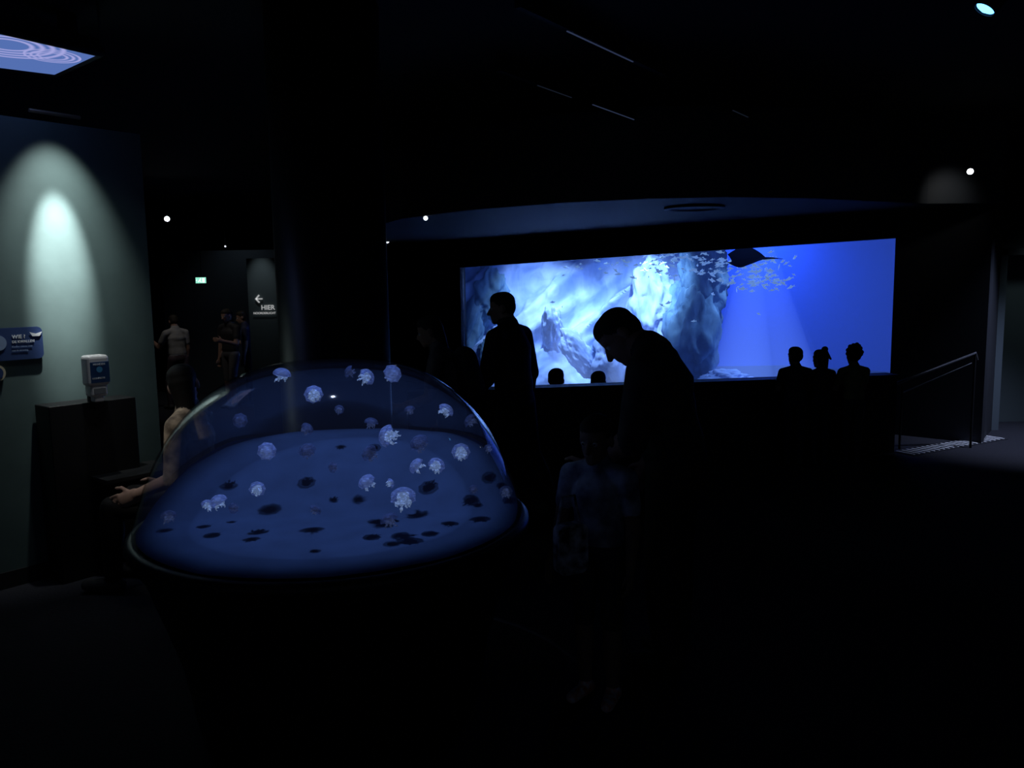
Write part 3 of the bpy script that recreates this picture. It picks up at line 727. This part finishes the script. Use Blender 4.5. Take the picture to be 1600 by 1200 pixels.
# ============================================================ PEOPLE
class Body:
    def __init__(s): s.v = []; s.f = []; s.pr = []
    def cap(s, p0, p1, r0, r1, lab, sx=1.0, side=None):
        p0 = Vector(p0); p1 = Vector(p1); d = p1-p0; L = d.length
        if L < 1e-6: d = Vector((0, 0, 1)); L = 1e-6
        d = d.normalized()
        a = (side - d*side.dot(d)).normalized() if side is not None else d.orthogonal().normalized()
        b = d.cross(a); n = 20; base = len(s.v); rings = []
        for k in range(5): t = math.pi/2*(1-k/4.0)*0.97; rings.append((-r0*math.sin(t), r0*math.cos(t)))
        for k in range(1, 4): rings.append((L*k/4, r0+(r1-r0)*k/4))
        for k in range(5): t = math.pi/2*k/4.0*0.97; rings.append((L+r1*math.sin(t), r1*math.cos(t)))
        for h, r in rings:
            for k in range(n):
                an = 2*math.pi*k/n; s.v.append(p0+d*h+a*(r*sx*math.cos(an))+b*(r*math.sin(an)))
        m = len(rings)
        for i in range(m-1):
            for k in range(n): s.f.append((base+i*n+k, base+i*n+(k+1) % n, base+(i+1)*n+(k+1) % n, base+(i+1)*n+k))
        s.f.append(tuple(base+k for k in reversed(range(n)))); s.f.append(tuple(base+(m-1)*n+k for k in range(n)))
        s.pr.append(('c', p0, d, L, a, b, r0, r1, sx, lab))
    def ell(s, c, ax, rad, lab):
        base = len(s.v); n = 20; m = 12; c = Vector(c)
        s.v.append(c+ax[2]*rad[2])
        for i in range(1, m):
            t = math.pi*i/m
            for k in range(n):
                an = 2*math.pi*k/n
                s.v.append(c+ax[0]*(rad[0]*math.sin(t)*math.cos(an))+ax[1]*(rad[1]*math.sin(t)*math.sin(an))+ax[2]*(rad[2]*math.cos(t)))
        s.v.append(c-ax[2]*rad[2]); e = len(s.v)-1
        for k in range(n):
            s.f.append((base, base+1+k, base+1+(k+1) % n)); s.f.append((e, e-n+(k+1) % n, e-n+k))
        for i in range(m-2):
            for k in range(n): s.f.append((base+1+i*n+k, base+1+(i+1)*n+k, base+1+(i+1)*n+(k+1) % n, base+1+i*n+(k+1) % n))
        s.pr.append(('e', c, ax, rad, lab))
    def labels(s, P):
        best = np.full(len(P), 1e9); lab = np.zeros(len(P), int)
        for p in s.pr:
            if p[0] == 'c':
                _, p0, d, L, a, b, r0, r1, sx, lb = p
                q = P-np.array(p0); h = q@np.array(d); ca = q@np.array(a)/sx; cb = q@np.array(b)
                hc = np.clip(h, 0, L); dist = np.sqrt((h-hc)**2+ca**2+cb**2)-(r0+(r1-r0)*hc/L)
            else:
                _, c, ax, rad, lb = p
                q = P-np.array(c); k = np.sqrt(sum((q@np.array(ax[i])/rad[i])**2 for i in range(3)))
                dist = (k-1)*min(rad)
            w = dist < best; best[w] = dist[w]; lab[w] = lb
        return lab

SKIN, HAIR, SHIRT, PANTS, SHOE, PACK = range(6)
def human(name, Ht, loc, yaw, lean=0, neck=10, head=0, hyaw=0, armL=None, armR=None, legL=None, legR=None,
          hair=(0.02, 0.015, 0.01), shirt=(0.02, 0.02, 0.03), pants=(0.015, 0.015, 0.03), shoe=(0.05, 0.05, 0.05), shirt2=None, shoe2=None,
          skin=(0.38, 0.23, 0.17), hs=1.0, vox=0.009, long_hair=False, bun=False, curly=False, shorts=False, sleeves=0, fat=1.0, hz=None, build=1.0, pack=False):
    B_ = Body(); h = Ht
    R_ = math.radians; X = Vector((1, 0, 0))
    s = Vector((0, math.sin(R_(lean)), math.cos(R_(lean))))
    sf = Vector((0, math.cos(R_(lean)), -math.sin(R_(lean))))
    legs = [legL or ((0, 0.02, -1), (0, -0.03, -1)), legR or ((0, 0.02, -1), (0, -0.03, -1))]
    hips = []; low = 1e9
    for i, sg in enumerate((-1, 1)):
        hip = Vector((sg*0.052*h, 0, -0.02*h)); kn = hip+Vector(legs[i][0]).normalized()*0.245*h
        an = kn+Vector(legs[i][1]).normalized()*0.235*h; hips.append((hip, kn, an)); low = min(low, an.z)
    pz = hz if hz is not None else -low+0.048*h
    P = Vector((0, 0, pz))
    waist = P+s*0.09*h; chest = P+s*0.19*h; upper = P+s*0.245*h; nb = P+s*0.285*h
    k = fat*h
    B_.cap(P-s*0.01*h, waist, 0.064*k, 0.058*k, PANTS, 1.42, X)
    B_.cap(P+s*0.035*h, waist, 0.066*k, 0.062*k, SHIRT, 1.42, X)
    B_.cap(waist, chest, 0.062*k, 0.068*k, SHIRT, 1.40, X)
    B_.cap(chest, upper, 0.068*k, 0.046*k, SHIRT, 1.45, X)
    B_.cap(chest-sf*0.015*h, upper-sf*0.012*h, 0.060*k, 0.045*k, SHIRT, 1.4, X)
    na = R_(lean+neck); nd = Vector((0, math.sin(na), math.cos(na)))
    hb = nb+nd*0.042*h
    B_.cap(nb-nd*0.01*h, hb, 0.036*k, 0.032*k, SKIN)
    B_.cap(nb-s*0.012*h, nb+nd*0.008*h, 0.045*k, 0.038*k, SHIRT, 1.2, X)
    hp = R_(head); hu = Vector((0, math.sin(hp), math.cos(hp))); hf = Vector((0, math.cos(hp), -math.sin(hp)))
    q = Matrix.Rotation(R_(hyaw), 3, hu); hf = q @ hf; hx = q @ X
    hh = 0.133*1.8*(h/1.8)*hs/0.24      # 1 unit = metres for a .24 m head
    hc = hb+hu*0.058*hh+hf*0.014*hh
    def hp_(x, y, z): return hc+hx*(x*hh)+hf*(y*hh)+hu*(z*hh)
    ax = (hx, hf, hu)
    B_.ell(hp_(0, 0, 0.045), ax, (0.075*hh, 0.093*hh, 0.080*hh), SKIN)
    B_.ell(hp_(0, 0.028, -0.015), ax, (0.060*hh, 0.066*hh, 0.085*hh), SKIN)
    B_.cap(hp_(0, 0.055, -0.070), hp_(0, 0.070, -0.082), 0.030*hh, 0.022*hh, SKIN, 1.2, hx)   # chin
    B_.cap(hp_(0.045, 0.01, -0.05), hp_(0.012, 0.068, -0.080), 0.020*hh, 0.018*hh, SKIN)
    B_.cap(hp_(-0.045, 0.01, -0.05), hp_(-0.012, 0.068, -0.080), 0.020*hh, 0.018*hh, SKIN)
    B_.cap(hp_(0, 0.090, 0.018), hp_(0, 0.112, -0.022), 0.009*hh, 0.014*hh, SKIN)              # nose
    B_.cap(hp_(-0.04, 0.078, 0.034), hp_(0.04, 0.078, 0.034), 0.012*hh, 0.012*hh, SKIN)        # brow
    B_.cap(hp_(-0.018, 0.090, -0.047), hp_(0.018, 0.090, -0.047), 0.008*hh, 0.008*hh, SKIN)    # lips
    B_.cap(hp_(-0.016, 0.086, -0.058), hp_(0.016, 0.086, -0.058), 0.009*hh, 0.009*hh, SKIN)
    for sg in (-1, 1): B_.ell(hp_(sg*0.079, -0.008, 0.0), ax, (0.012*hh, 0.020*hh, 0.032*hh), SKIN)
    # hair: rounded cap, hairline above the brow
    B_.ell(hp_(0, -0.012, 0.058), ax, (0.083*hh, 0.092*hh, 0.078*hh), HAIR)
    B_.ell(hp_(0, 0.018, 0.078), ax, (0.070*hh, 0.072*hh, 0.056*hh), HAIR)
    B_.ell(hp_(0, -0.040, 0.02), ax, (0.076*hh, 0.064*hh, 0.075*hh), HAIR)
    if curly:
        for i in range(22):
            a = i*2.399; t = (i+0.5)/22; zz = 0.01+0.125*t; rr = math.sqrt(max(0.02, 1-(t*0.95)**2))
            B_.ell(hp_(0.085*rr*math.cos(a), -0.018+0.085*rr*math.sin(a)*(1 if math.sin(a) < 0 else 0.7), zz+0.02), ax, (0.028*hh,)*3, HAIR)
    if long_hair:
        B_.cap(hp_(0, -0.05, 0.03), hp_(0, -0.065, -0.15), 0.060*hh, 0.04*hh, HAIR, 1.25, hx)
    if bun:
        B_.ell(hp_(0, -0.070, 0.140), ax, (0.042*hh, 0.042*hh, 0.038*hh), HAIR)
        B_.cap(hp_(0, -0.085, 0.12), hp_(0.03, -0.14, 0.02), 0.024*hh, 0.014*hh, HAIR)
    if pack:
        B_.cap(P+s*0.09*h-sf*0.105*h, P+s*0.22*h-sf*0.100*h, 0.062*h, 0.055*h, PACK, 1.25, X)
        for sg in (-1, 1):
            B_.cap(P+s*0.24*h-sf*0.07*h+X*sg*0.055*h, P+s*0.27*h+sf*0.01*h+X*sg*0.06*h, 0.014*h, 0.014*h, PACK)
            B_.cap(P+s*0.27*h+sf*0.02*h+X*sg*0.06*h, P+s*0.15*h+sf*0.055*h+X*sg*0.075*h, 0.012*h, 0.012*h, PACK)
    # arms
    arms = [armL or ((-0.12, 0.02, -1), (-0.02, 0.18, -1)), armR or ((0.12, 0.02, -1), (0.02, 0.18, -1))]
    for i, sg in enumerate((-1, 1)):
        sh_ = P+s*0.243*h+X*(sg*0.104*h*build)
        d1 = Vector(arms[i][0]).normalized(); d2 = Vector(arms[i][1]).normalized()
        el = sh_+d1*0.165*h; wr = el+d2*0.142*h
        B_.cap(nb-s*0.012*h+X*(sg*0.02*h), sh_, 0.030*k, 0.036*k, SHIRT)
        B_.cap(sh_, sh_+d1*0.10*h, 0.037*k, 0.034*k, SHIRT)
        B_.cap(sh_+d1*0.09*h, el, 0.030*k, 0.024*k, SHIRT if sleeves else SKIN)
        B_.cap(el, wr-d2*0.01*h, 0.026*k, 0.0165*k, SHIRT if sleeves == 1 else SKIN)
        if sleeves: B_.cap(sh_+d1*0.09*h, el+d1*0.005*h, 0.034*k, 0.031*k, SHIRT)
        ins = Vector((-sg, 0, 0)); pn_ = (ins-d2*ins.dot(d2)).normalized(); sdv = d2.cross(pn_)
        fwd = Vector((0, 0.7, 0.7))
        if sdv.dot(fwd) < 0: sdv = -sdv
        B_.cap(wr-d2*0.008*h, wr+d2*0.040*h, 0.0125*h, 0.0135*h, SKIN, 1.75, sdv)
        for j, (o_, l_) in enumerate(((0.020, 0.040), (0.0065, 0.046), (-0.007, 0.042), (-0.020, 0.034))):
            r_ = max(0.0050*h, vox*0.85); st = wr+d2*0.048*h+sdv*(o_*h*1.05)
            m1 = st+(d2+pn_*0.25).normalized()*l_*0.5*h
            B_.cap(st, m1, r_, r_*0.95, SKIN); B_.cap(m1, m1+(d2+pn_*0.9).normalized()*l_*0.45*h, r_*0.95, r_*0.8, SKIN)
        t0 = wr+d2*0.012*h+sdv*0.018*h; t1 = t0+(d2*0.7+sdv*0.8+pn_*0.2).normalized()*0.026*h
        B_.cap(t0, t1, 0.0075*h, 0.0062*h, SKIN); B_.cap(t1, t1+(d2+sdv*0.25+pn_*0.3).normalized()*0.022*h, 0.006*h, 0.005*h, SKIN)
    # legs
    for i, (hip, kn, an) in enumerate(hips):
        hip = hip+P; kn = kn+P; an = an+P
        B_.cap(hip, kn, 0.054*k, 0.036*k, PANTS)
        calf = kn+(an-kn)*0.35
        lb = SKIN if shorts else PANTS
        e_ = 1.0 if shorts else 1.12
        B_.cap(kn, calf, 0.033*k*e_, 0.033*k*e_, lb); B_.cap(calf, an, 0.033*k*e_, 0.021*k*(1.25 if not shorts else 1), lb)
        sh2 = (an-kn).normalized(); fw = Vector((0, 1, 0)); fdir = (fw-sh2*fw.dot(sh2))
        fdir = fdir.normalized() if fdir.length > 0.3 else Vector((0, 0, 1))
        if hz is None: fdir = Vector(((-0.15, 0.15)[i], 1, 0)).normalized()
        dn = Vector((0, 0, -1)) if hz is None else sh2
        B_.cap(an+dn*0.022*h-fdir*0.015*h, an+dn*0.026*h+fdir*0.085*h, 0.0245*h, 0.019*h, SHOE, 1.15, X)
        B_.cap(an, an+dn*0.018*h, 0.024*h, 0.026*h, SHOE)
    me = bpy.data.meshes.new('tmp'); me.from_pydata([tuple(v_) for v_ in B_.v], [], B_.f); me.update()
    ob = link(bpy.data.objects.new('tmp', me))
    rm = ob.modifiers.new('r', 'REMESH'); rm.mode = 'VOXEL'; rm.voxel_size = vox
    sm = ob.modifiers.new('s', 'SMOOTH'); sm.factor = 0.5; sm.iterations = 3
    dg = bpy.context.evaluated_depsgraph_get(); dg.update()
    m2 = bpy.data.meshes.new_from_object(ob.evaluated_get(dg)); bpy.data.objects.remove(ob)
    nf = len(m2.polygons); c = np.zeros(nf*3); m2.polygons.foreach_get('center', c)
    lab = B_.labels(c.reshape(-1, 3))
    cols = [skin, hair, shirt, pants, shoe, (0.04, 0.035, 0.04)]
    m2.materials.clear()
    for nm, cc in zip(('skin', 'hair', 'shirt', 'trousers', 'shoes', 'backpack'), cols):
        m2.materials.append(mat(name+'_'+nm, cc, 0.75, noise_amt=0.25 if nm in ('shirt', 'hair') else 0.1, nscale=40 if nm != 'shirt' else 12, col2=shirt2 if nm == 'shirt' else (shoe2 if nm == 'shoes' else None)))
    m2.polygons.foreach_set('material_index', lab.astype(np.int32)); m2.polygons.foreach_set('use_smooth', np.ones(nf, bool)); m2.update()
    body = link(bpy.data.objects.new('body', m2))
    parts = [body]
    EW = mat('eye_white', (0.6, 0.6, 0.6), 0.2); EI = mat('iris', (0.03, 0.02, 0.015), 0.2)
    for sg in (-1, 1):
        for r_, y_, mm, nm in ((0.0125, 0.078, EW, 'eye'), (0.0065, 0.086, EI, 'iris')):
            bm = bmesh.new(); bmesh.ops.create_uvsphere(bm, u_segments=16, v_segments=10, radius=r_*hh)
            me = bpy.data.meshes.new(nm); bm.to_mesh(me); bm.free(); me.materials.append(mm)
            o = link(bpy.data.objects.new(nm, me)); o.location = hp_(sg*0.031, y_, 0.012); parts.append(o)
    e = group(name, parts); e.location = loc; e.rotation_euler = (0, 0, math.radians(yaw)); return e

# man looking down
human('man', 1.76, (0.73, 3.62, 0), 70, lean=13, neck=55, head=50, hyaw=14, shirt=(0.05, 0.05, 0.058), shirt2=(0.02, 0.02, 0.026), pants=(0.02, 0.02, 0.025),
      armL=((-0.1, 0.15, -1), (0.15, 0.9, -0.6)), armR=((0.22, -0.06, -1), (0.0, 0.45, -1)), legL=((0, 0.1, -1), (0, -0.05, -1)), vox=0.007, fat=1.24, build=1.26, hs=1.06,
      shoe=(0.03, 0.03, 0.03), hair=(0.01, 0.008, 0.006), sleeves=2)
# boy in front
human('boy', 1.22, (0.35, 3.30, 0), 150, hs=1.22, neck=5, head=8, shirt=(0.50, 0.56, 0.68), shirt2=(0.08, 0.10, 0.18), pants=(0.03, 0.03, 0.05),
      vox=0.006, shoe=(0.9, 0.9, 0.95), shoe2=(0.9, 0.28, 0.12), shorts=True, armL=((-0.15, 0.05, -1), (-0.05, 0.3, -1)), armR=((0.2, 0.05, -1), (0.1, 0.4, -1)), skin=(0.24, 0.16, 0.12))
# young man walking past
human('young_man', 1.76, (0.02, 6.0, 0), 62, lean=5, neck=16, head=6, hyaw=22, legL=((0, 0.3, -1), (0, 0.05, -1)), legR=((0, -0.2, -1), (0, -0.5, -1)),
      armL=((-0.15, 0.2, -1), (0, 0.6, -1)), armR=((0.15, -0.15, -1), (0.05, 0.1, -1)), vox=0.008, shirt=(0.012, 0.012, 0.02), sleeves=1, fat=1.14, build=1.16)
human('woman', 1.60, (-0.42, 5.6, 0), 85, lean=10, neck=15, head=15, long_hair=True, shirt=(0.12, 0.10, 0.11), pants=(0.02, 0.02, 0.03), vox=0.009, pack=True,
      armL=((-0.1, 0.2, -1), (0.1, 1, -0.3)))
# children at the parapet
pl_b = Vector((-0.95, 7.35, 0))
def par_pt(px, d):
    c = atP(px, 590, pl_b-pn*d, pn); c.z = 0; return c
ar1 = ((-0.15, 0.5, -1), (0.1, 1, 0.12)); ar2 = ((0.15, 0.5, -1), (-0.1, 1, 0.12))
human('girl', 1.13, par_pt(1243, 0.30), -8, hs=1.22, hyaw=25, shirt=(0.03, 0.04, 0.07), vox=0.006, armL=ar1, armR=ar2)
human('girl', 1.10, par_pt(1283, 0.34), 15, hs=1.22, hyaw=10, bun=True, long_hair=True, hair=(0.05, 0.03, 0.02), shirt=(0.03, 0.03, 0.04), vox=0.006, armL=ar1, armR=ar2)
human('boy', 1.12, par_pt(1334, 0.34), 5, hs=1.24, curly=True, shirt=(0.30, 0.30, 0.10), shirt2=(0.2, 0.2, 0.08), pants=(0.03, 0.03, 0.04), vox=0.006, armL=ar1, armR=ar2)
# children sitting on the floor behind the parapet
sit = ((-0.15, 1, 0.25), (0, 1, -0.35)); sit2 = ((0.15, 1, 0.25), (0, 1, -0.35))
for px, hh_ in ((868, 1.66), (934, 1.58)):
    c = atY(px, 600, 8.6)
    human('seated_child', hh_, (c.x, 8.6, 0), -25, hs=1.12, legL=sit, legR=sit2, hz=0.13, vox=0.010, armL=((-0.2, 0.4, -1), (0.1, 1, -0.2)), armR=((0.2, 0.4, -1), (-0.1, 1, -0.2)))
# far visitors at the left
c = atY(363, 600, 12); human('woman', 1.50, (c.x, 12, 0), 150, shirt=(0.02, 0.02, 0.025), pants=(0.12, 0.12, 0.13), shorts=True, vox=0.010, long_hair=True, head=12, armL=((-0.25, 0.3, -1), (0.4, 1, 0.3)), legL=((0, 0.15, -1), (0, 0, -1)))
c = atY(391, 600, 12.4); human('woman', 1.46, (c.x, 12.4, 0), 105, lean=4, shirt=(0.03, 0.04, 0.1), pants=(0.05, 0.04, 0.04), vox=0.010, long_hair=True, head=14, armR=((0.2, 0.2, -1), (0, 1, 0.2)))
c = atY(281, 600, 12); human('visitor', 1.44, (c.x, 12, 0), 50, lean=5, shirt=(0.4, 0.41, 0.42), pants=(0.10, 0.07, 0.09), vox=0.010, head=14, armL=((-0.3, 0.5, -1), (0, 1, 0.5)), legL=((-0.1, 0.3, -1), (0, 0, -1)), legR=((0.1, -0.1, -1), (0, -0.3, -1)))

# ============================================================ SEATED WOMAN on a bench behind the dome
sx0, sy0 = -1.88, 4.75
human('seated_woman', 1.80, (sx0, sy0, 0), 90, lean=2, neck=6, head=10, hyaw=-80, hz=0.545, fat=1.0, vox=0.007, long_hair=True, sleeves=2,
      legL=((-0.1, 1, 0.0), (0, 0.05, -1)), legR=((0.1, 1, 0.0), (0, 0.05, -1)),
      armL=((-0.06, 0.10, -1), (0.05, 1, -0.40)), armR=((0.06, 0.10, -1), (-0.2, 1, -0.5)),
      shirt=(0.75, 0.62, 0.46), shirt2=(0.20, 0.16, 0.12), pants=(0.012, 0.012, 0.014), skin=(0.62, 0.42, 0.34), hair=(0.006, 0.005, 0.004))
BEN = mat('bench_black', (0.012, 0.012, 0.014), 0.5)
group('bench', [box('seat', (sx0-0.16, sy0-0.30, 0.37), (sx0+0.40, sy0+0.30, 0.415), BEN, 0.008),
                box('leg_1', (sx0-0.10, sy0-0.26, 0), (sx0-0.04, sy0+0.26, 0.37), BEN), box('leg_2', (sx0+0.30, sy0-0.26, 0), (sx0+0.36, sy0+0.26, 0.37), BEN)])
spot('aisle_fill', (-2.5, 3.5, 3.1), (-2.02, 4.65, 0.80), 38, (1.0, 0.93, 0.84), 19, 1.0, 0.05)  # unseen fill added to light the seated woman's sleeve

# shoulder bag with pale pattern held by the boy
bg = Vector((0.21, 3.14, 0))
BAG = mat('tote_fabric', (0.75, 0.8, 0.9), 0.8, noise_amt=1, nscale=22, col2=(0.012, 0.02, 0.035))
tb = rrect('pouch', bg+Vector((0, 0, 0.72)), Vector((0.9, 0.43, 0)).normalized(), 0.13, 0.2, 0.03, 0.05, BAG)
group('tote_bag', [tb, tube('strap', [bg+Vector((-0.04, -0.01, 0.81)), bg+Vector((-0.02, 0, 0.92)), bg+Vector((0.03, 0.02, 0.92)), bg+Vector((0.05, 0.02, 0.81))], 0.006, BAG)])

# ============================================================ WORLD
w = bpy.data.worlds.new('world'); S.world = w; w.use_nodes = True
w.node_tree.nodes['Background'].inputs[0].default_value = (0.45, 0.6, 1.0, 1)
w.node_tree.nodes['Background'].inputs[1].default_value = 0.021
